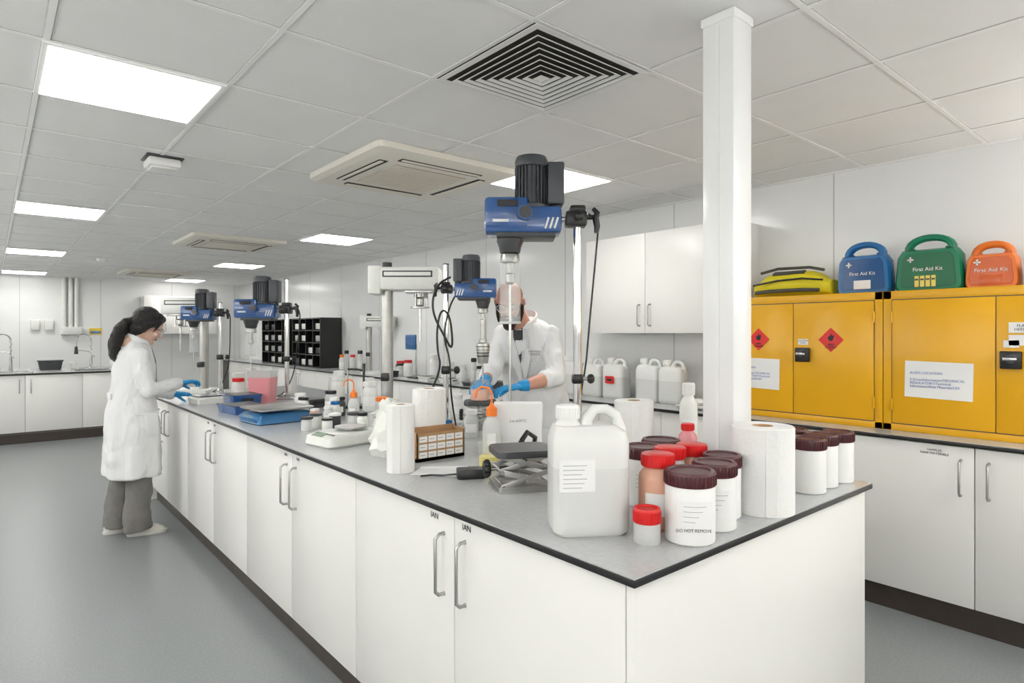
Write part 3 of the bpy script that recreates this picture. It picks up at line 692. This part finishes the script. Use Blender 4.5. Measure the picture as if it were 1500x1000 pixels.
for i in range(26):
    yy=4.15+i*.17+random.uniform(-.02,.02)
    if 6.95<yy<7.9 or 6.05<yy<6.4: continue
    bottle(3.93+random.uniform(-.07,.07),yy,random.uniform(.035,.06),random.uniform(.13,.3),random.choice(cols),random.choice(['white','red','orange','black','white','white']),name='reagent_bottle',neck=.65,label=random.random()<.6)
for i in range(7):
    if i==5: continue
    crate(3.68,4.1+i*.42,.14,.2,random.uniform(.03,.08),random.choice(['darkgrey','plastic','white']),0,'sample_tray')
b=B();b.rrect([(0,.07,.09,.01),(.015,.07,.09,.01)],'darkgrey');b.cyl((0,0,.015),(0,0,.4),.012,'steel');b.tube([(0,0,.36),(-.05,0,.34)],.01,'black');b.box((-.07,0,.42),(.025,.22,.17),'scaleblue',.008);b.box((-.084,0,.43),(.003,.18,.11),'screen');b.fin('digital_display_stand',(3.8,6.22,.9205))
for (x,w,h,k) in ((-.2,.1,.2,'plastic'),(-.5,.12,.15,'white'),(1.45,.09,.24,'hdpe'),(.95,.08,.12,'white')):
    bottle(x,11.2,w/2,h,k,'white',name='reagent_bottle')
# ---------------------------------------------------------------- people
def hand(name,parent,T,L=.18,curl=.5,mirror=1,k='glove',wr=.032):
    b=B();q=L/.18
    b.tube([(-.055,0,0),(-.02,0,0),(0,0,0)],[wr*1.08*q,wr*.95*q,wr*.82*q],k,16,ball=False)
    b.box((.045*q,0,0),(.095*q,.078*q,.028*q),k,.013*q,seg=3)
    b.ell((.03*q,.028*mirror*q,-.008*q),(.035*q,.018*q,.016*q),k)
    b.ell((.01*q,0,0),(.03*q,.03*q,.018*q),k)
    for i,(yy,fl,sp) in enumerate(((.030,.072,.10),(.010,.080,.03),(-.011,.074,-.03),(-.030,.058,-.11))):
        p=V((.085*q,yy*q*mirror,0));a=-curl*.35;pts=[V((.06*q,yy*q*mirror,0)),p]
        for f,c in ((.45,1.0),(.32,1.25),(.23,.8)):
            p=p+V((math.cos(a)*math.cos(sp),math.sin(sp)*mirror,math.sin(a)))*fl*f*q; pts.append(p); a-=curl*c
        b.tube(pts,[.0095*q,.0100*q,.0092*q,.0085*q,.0070*q],k,10,ball=True)
    p=V((.022*q,.036*mirror*q,-.006*q));pts=[V((.01*q,.015*mirror*q,0)),p,p+V((.026,.022*mirror,-.012))*q,p+V((.05,.032*mirror,-.022-.01*curl))*q,p+V((.068,.034*mirror,-.03-.014*curl))*q]
    b.tube(pts,[.014*q,.0135*q,.0115*q,.0100*q,.0078*q],k,10,ball=True)
    return b.fin(name,parent=parent,T=T,remesh=.0035,smooth=3)
def frame(p,xd,zd):
    x=V(xd).normalized();z=V(zd);z=(z-x*z.dot(x)).normalized();y=z.cross(x)
    return Matrix(((x.x,y.x,z.x,p[0]),(x.y,y.y,z.y,p[1]),(x.z,y.z,z.z,p[2]),(0,0,0,1)))
def headparts(parent,T,skin,fem=False):
    b=B();j=.9 if fem else 1.0
    b.ell((-.012,0,.032),(.098,.076,.088),skin,u=28,v=20)
    b.ell((.028,0,-.03),(.062,.060*j,.078),skin,u=24,v=16)
    b.ell((.042,0,-.085),(.040,.036*j,.030),skin);b.ell((.074,0,-.098),(.016,.020*j,.016),skin)
    b.ell((.070,0,.024),(.020,.050,.012),skin)
    for s in (-1,1):
        b.ell((.062,s*.035,-.03),(.022,.022,.022),skin)
        b.tube([(-.012,s*.074,.018),(-.004,s*.085,.012),(-.008,s*.086,-.012),(.0,s*.076,-.034)],[.008,.011,.010,.008],skin,8,ball=True)
        b.ell((.002,s*.076,-.006),(.010,.008,.022),skin)
        b.ell((.072,s*.031,.0045),(.014,.018,.007),skin)
    b.tube([(.084,0,.016),(.096,0,-.006),(.106,0,-.028)],[.008,.0095,.0125],skin,12,ball=True)
    for s in (-1,1): b.ell((.096,s*.012,-.031),(.010,.008,.008),skin)
    b.ell((.080,0,-.050),(.010,.024,.010),skin)
    b.tube([(-.02,0,-.04),(-.035,0,-.10),(-.045,0,-.16)],[.058*j,.055*j,.060*j],skin,20,ball=True)
    b.fin('head',parent=parent,T=T,remesh=.005,smooth=4)
    b=B()
    for s in (-1,1):
        b.ell((.0745,s*.030,.0),(.0125,.0125,.0115),'eye');b.ell((.0845,s*.030,-.001),(.003,.0055,.0055),'ink')
        b.tube([(.087,s*.014,.020),(.089,s*.03,.0245),(.078,s*.048,.020)],[.003,.0035,.002],'hair',6)
    b.ell((.088,0,-.057),(.007,.023,.0045),'lip');b.ell((.087,0,-.065),(.008,.019,.005),'lip')
    b.fin('facial_features',parent=parent,T=T)
def goggles(parent,T):
    b=B()
    for s in (-1,1):
        pts=[]
        for k in range(17):
            a=2*PI*k/16;yy=s*.034+.031*math.cos(a);pts.append((.108-abs(yy)*abs(yy)*6.5,yy,.0+.022*math.sin(a)))
        b.tube(pts,.0025,'frost',8)
        b.add([V((p[0]+.0005,p[1],p[2])) for p in pts[:-1]],[list(range(16))],'clear')
        b.tube([(.085,s*.064,.004),(.03,s*.084,.006),(-.012,s*.086,.014)],.0025,'darkgrey',6)
    b.tube([(.107,-.006,.004),(.109,0,.006),(.107,.006,.004)],.003,'frost',6)
    b.fin('safety_glasses',parent=parent,T=T)
def ering(cx,cy,z,rx,ry,n=36,fold=0,ph=0,fn=7,tilt=0,pw=.85):
    R=[]
    for j in range(n):
        a=2*PI*j/n;f=1+fold*math.sin(fn*a+ph)
        c,s=math.cos(a),math.sin(a)
        x=math.copysign(abs(c)**pw,c)*rx*f;y=math.copysign(abs(s)**pw,s)*ry*f
        R.append(V((cx+x,cy+y,z-tilt*x)))
    return R
def interp(tab,z):
    if z<=tab[0][0]: return tab[0][1]
    for a,c in zip(tab,tab[1:]):
        if z<=c[0]: return a[1]+(c[1]-a[1])*(z-a[0])/(c[0]-a[0])
    return tab[-1][1]
def patch(b,tab,pts,k,off=.008,curv=1.6,th=.005):
    n=len(pts);vs=[]
    for o_ in (off,off+th):
        for (yy,zz) in pts: vs.append(V((interp(tab,zz)-curv*yy*yy+o_,yy,zz)))
    fs=[list(range(n)),[n+i for i in range(n)][::-1]]+[[i,(i+1)%n,n+(i+1)%n,n+i] for i in range(n)]
    b.add(vs,fs,k)
# woman
g=empty('woman_in_lab_coat',(.80,5.17,0),.0)
b=B()
b.loft([ering(-.01,0,.425,.185,.215,fold=.06,ph=.5),ering(-.01,0,.55,.18,.212,fold=.05,ph=.6),ering(-.012,0,.72,.172,.205,fold=.035,ph=.8),
 ering(-.015,0,.86,.165,.20,fold=.018),ering(-.015,0,1.0,.142,.175,fold=.02,fn=5),ering(-.005,0,1.12,.138,.172),ering(.0,0,1.22,.13,.178,tilt=.1),ering(.005,0,1.30,.105,.172,tilt=.2),ering(.02,0,1.355,.075,.115,tilt=.25),ering(.03,0,1.39,.056,.062,tilt=.3)],'coat')
rs=V((.015,-.162,1.285));re_=V((.055,-.215,1.045));rw=V((.25,-.125,1.075))
ls=V((.015,.162,1.285));le=V((.06,.215,1.045));lw=V((.245,.10,.985))
for sh,el,wr in ((rs,re_,rw),(ls,le,lw)):
    b.tube([sh+V((0,-sh.y*.25,.0)),sh,sh.lerp(el,.5)+V((-.008,0,0)),el,el.lerp(wr,.5),wr],[.056,.060,.058,.056,.05,.045],'coat',20,ball=True)
b.fin('coat',parent=g,remesh=.009,smooth=4,disp=.022,dscale=.11)
b=B()
b.loft([ering(.03,0,1.365,.068,.072,tilt=.35),ering(.022,0,1.40,.072,.074,tilt=.45),ering(.02,0,1.415,.066,.066,tilt=.45),ering(.03,0,1.385,.058,.06,tilt=.35)],'coat',caps=False)
WT=[(.4,.175),(.55,.172),(.72,.162),(.86,.152),(1.0,.13),(1.12,.135),(1.21,.133),(1.28,.115),(1.34,.095)]
for s in (-1,1): patch(b,WT,[(0,1.08),(s*.02,1.08),(s*.07,1.24),(s*.05,1.26),(s*.06,1.30),(s*.045,1.345),(s*.03,1.34)],'coat')
for zz in (1.0,.88,.76,.64): b.cyl((interp(WT,zz)-.005,0,zz),(interp(WT,zz)+.012,0,zz),.008,'plastic',seg=10)
b.box((-.155,0,1.0),(.010,.15,.04),'coat',.003)
b.box((.05,-.192,.80),(.14,.008,.16),'coat',.003,Matrix.Rotation(.15,3,'Z'));b.box((.05,-.196,.875),(.145,.008,.02),'coat',.002,Matrix.Rotation(.15,3,'Z'))
b.fin('coat_details',parent=g)
b=B()
b.tube([(-.01,-.08,.80),(0,-.085,.62),(.02,-.088,.45),(.005,-.088,.25),(.0,-.088,.12),(.01,-.088,.045)],[.105,.10,.086,.084,.090,.094],'trous',20)
b.tube([(-.01,.08,.80),(-.03,.085,.62),(-.05,.088,.45),(-.08,.088,.25),(-.095,.088,.12),(-.09,.088,.045)],[.105,.10,.086,.084,.088,.092],'trous',20)
b.fin('trousers',parent=g,remesh=.010,smooth=3,disp=.022,dscale=.09)
def shoe(x,y,rz,parent,k='shoe',ks='sole',L=.25):
    b=B()
    def r(z,sc,dx=0): 
        pts=[]
        for j in range(24):
            a=2*PI*j/24;c,s=math.cos(a),math.sin(a)
            w=.036+.012*max(0,c);pts.append(V((dx+c*L/2*sc,s*w*sc,z)))
        return pts
    b.loft([r(.0,.97),r(.006,1.02),r(.024,1.02),r(.026,.98)],ks)
    def r2(z,x0,x1,w): return [V(((x0+x1)/2+math.cos(2*PI*j/24)*(x1-x0)/2,math.sin(2*PI*j/24)*w,z)) for j in range(24)]
    b.loft([r2(.024,-.12,.12,.042),r2(.045,-.122,.105,.040),r2(.065,-.12,.06,.037),r2(.09,-.115,.0,.034),r2(.11,-.11,-.02,.033)],k)
    for i in range(3): b.tube([(.02+i*.022,-.02,.074-i*.009),(.025+i*.022,0,.08-i*.009),(.02+i*.022,.02,.074-i*.009)],.003,ks,6)
    b.fin('shoe',(x,y,0),rz,parent)
shoe(.065,-.09,-.15,g);shoe(-.06,.09,.1,g)
HT=Matrix.Translation((.085,0,1.492))@Matrix.Rotation(math.radians(28),4,'Y')
headparts(g,HT,'skinw',True);goggles(g,HT)
b=B()
b.ell((-.030,0,.045),(.098,.088,.092),'hair',u=24,v=16);b.ell((-.05,0,-.01),(.074,.082,.080),'hair');b.ell((.025,0,.088),(.058,.066,.036),'hair')
b.ell((-.055,0,-.07),(.055,.062,.05),'hair')
for s in (-1,1): b.tube([(.060,s*.040,.088),(.04,s*.072,.055),(.0,s*.086,.015),(-.04,s*.08,-.03),(-.08,s*.05,-.05)],[.012,.018,.024,.028,.03],'hair',10,ball=True);b.tube([(.055,s*.062,.06),(.045,s*.072,.02),(.035,s*.07,-.03)],[.012,.009,.005],'hair',8,ball=True)
b.ell((-.10,0,-.02),(.03,.03,.03),'hair')
b.fin('hair',parent=g,T=HT,remesh=.006,smooth=3,disp=.012,dscale=.03)
b=B();b.tube([(-.01,0,1.535),(-.055,-.005,1.515),(-.09,-.01,1.465),(-.115,-.015,1.40),(-.13,-.02,1.335),(-.135,-.02,1.28),(-.125,-.02,1.245)],[.034,.040,.046,.046,.040,.026,.008],'hair',16,ball=True);b.fin('ponytail',parent=g,remesh=.006,smooth=3,disp=.016,dscale=.03)
hand('hand_right',g,frame(rw+V((.03,.01,.002)),(1,.25,.05),(.1,.3,1)),.165,.55,1)
hand('hand_left',g,frame(lw+V((.03,-.005,-.002)),(1,-.25,-.1),(.1,-.2,1)),.165,.45,-1)
# man
MO=V((2.70,2.94,0));MA=math.radians(206)
g=empty('man_in_lab_coat',MO,MA)
MI=(Matrix.Translation(MO)@Matrix.Rotation(MA,4,'Z')).inverted()
def W(x,y,z): return MI@V((x,y,z))
b=B()
b.loft([ering(0,0,.45,.19,.245,fold=.04),ering(0,0,.62,.185,.235,fold=.03),ering(0,0,.80,.178,.225,fold=.015),ering(.005,0,.96,.165,.212),ering(.03,0,1.10,.15,.20,tilt=.1),
 ering(.08,0,1.24,.15,.205,tilt=.25),ering(.135,0,1.36,.145,.215,tilt=.35),ering(.18,0,1.44,.12,.20,tilt=.4),ering(.21,0,1.49,.09,.14,tilt=.4),ering(.235,.005,1.525,.068,.075,tilt=.4)],'coat')
Ls=W(2.615,2.71,1.435);Le=W(2.535,2.60,1.185);Lw=W(2.27,2.59,1.15)
Rs=W(2.465,3.01,1.435);Re=W(2.34,2.95,1.215);Rw=W(2.155,2.79,1.17)
c0=V((.15,0,1.42))
for sh,el,wr,fr in ((Ls,Le,Lw,.30),(Rs,Re,Rw,.55)):
    mid=el.lerp(wr,fr)
    b.tube([sh.lerp(c0,.3),sh,sh.lerp(el,.5),el,mid],[.056,.060,.060,.060,.056],'coat',20,ball=True)
    b.tube([mid,el.lerp(wr,fr+.06)],[.06,.058],'coat',20)
b.fin('coat',parent=g,remesh=.009,smooth=5,disp=.022,dscale=.10)
b=B()
MT=[(.8,.178),(.96,.165),(1.085,.18),(1.20,.23),(1.31,.28),(1.39,.30),(1.454,.30),(1.498,.303)]
for s in (-1,1): patch(b,MT,[(0,1.16),(s*.022,1.16),(s*.085,1.34),(s*.06,1.355),(s*.075,1.395),(s*.055,1.47),(s*.035,1.475)],'coat',off=.012)
patch(b,MT,[(0,1.26),(.03,1.42),(.03,1.475),(-.03,1.475),(-.03,1.42)],'darkgrey',off=.006)
for zz in (1.12,1.0,.88,.76): b.cyl((interp(MT,zz)-.01,0,zz),(interp(MT,zz)+.014,0,zz),.009,'plastic',seg=10)
patch(b,MT,[(.065,1.16),(.145,1.16),(.145,1.27),(.065,1.27)],'coat',off=.01)
b.loft([ering(.235,.005,1.50,.075,.082,tilt=.5),ering(.235,.005,1.54,.078,.082,tilt=.6),ering(.235,.005,1.545,.070,.074,tilt=.6),ering(.235,.005,1.51,.066,.072,tilt=.5)],'coat',caps=False)
b.fin('coat_details',parent=g)
text('badge_text','NEWTON\nSCIENCE',(.288,.10,1.325),(PI/2+.25,0,PI/2+.25),.017,'inkg',g)
b=B()
for el,wr in ((Le,Lw),(Re,Rw)): b.tube([el,el.lerp(wr,.3),el.lerp(wr,.7),wr],[.042,.046,.036,.029],'skin',16,ball=True)
b.fin('forearms',parent=g,remesh=.006,smooth=3)
b=B()
for s in (-1,1): b.tube([(0,s*.09,.85),(.0,s*.095,.5),(-.005,s*.10,.08)],[.11,.085,.07],'navy',20)
b.fin('trousers',parent=g,remesh=.014,smooth=3)
shoe(.06,-.1,-.1,g,'black','darkgrey',.28);shoe(.06,.1,.1,g,'black','darkgrey',.28)
b=B();b.tube([V((.225,.0,1.47)),W(2.41,2.80,1.55),W(2.395,2.805,1.60)],[.062,.058,.055],'skin',18,ball=True);b.fin('neck',parent=g,remesh=.008,smooth=3)
HT=Matrix.Translation(W(2.355,2.802,1.628))@Matrix.Rotation(math.radians(14),4,'Z')@Matrix.Rotation(math.radians(27),4,'Y')
headparts(g,HT,'skin')
b=B()
b.ell((.052,0,-.092),(.050,.052,.042),'beard');b.ell((.074,0,-.118),(.032,.038,.032),'beard')
for s in (-1,1): b.tube([(-.002,s*.072,.005),(.010,s*.071,-.03),(.022,s*.065,-.06),(.045,s*.050,-.09)],[.009,.015,.021,.026],'beard',10,ball=True);b.tube([(.100,s*.004,-.044),(.090,s*.028,-.055),(.076,s*.038,-.075)],[.008,.009,.012],'beard',8,ball=True)
b.fin('beard',parent=g,T=HT,remesh=.005,smooth=2)
b=B();b.ell((-.022,0,.030),(.0915,.078,.083),'stubble',u=28,v=20);b.fin('cropped_hair',parent=g,T=HT)
goggles(g,HT)
tl=W(2.09,2.66,1.13);tr=W(2.07,2.73,1.15)
d=(tl-Lw);hand('hand_left',g,frame(Lw+d.normalized()*.02,d,(0,0,1)),.185,.6,-1)
d=(tr-Rw);hand('hand_right',g,frame(Rw+d.normalized()*.02,d,(0,0,1)),.185,.6,1)
# ---------------------------------------------------------------- world, camera
w=bpy.data.worlds.new('World');S.world=w;w.use_nodes=True
w.node_tree.nodes['Background'].inputs[0].default_value=(.9,.95,1,1);w.node_tree.nodes['Background'].inputs[1].default_value=.3
cd=bpy.data.cameras.new('Camera');cam=bpy.data.objects.new('Camera',cd);S.collection.objects.link(cam)
cam.location=(0,0,1.443);cam.rotation_euler=(PI/2,0,VR);cd.sensor_width=36;cd.clip_start=.05
cd.lens=36*903/1500;cd.shift_y=-.008
S.camera=cam
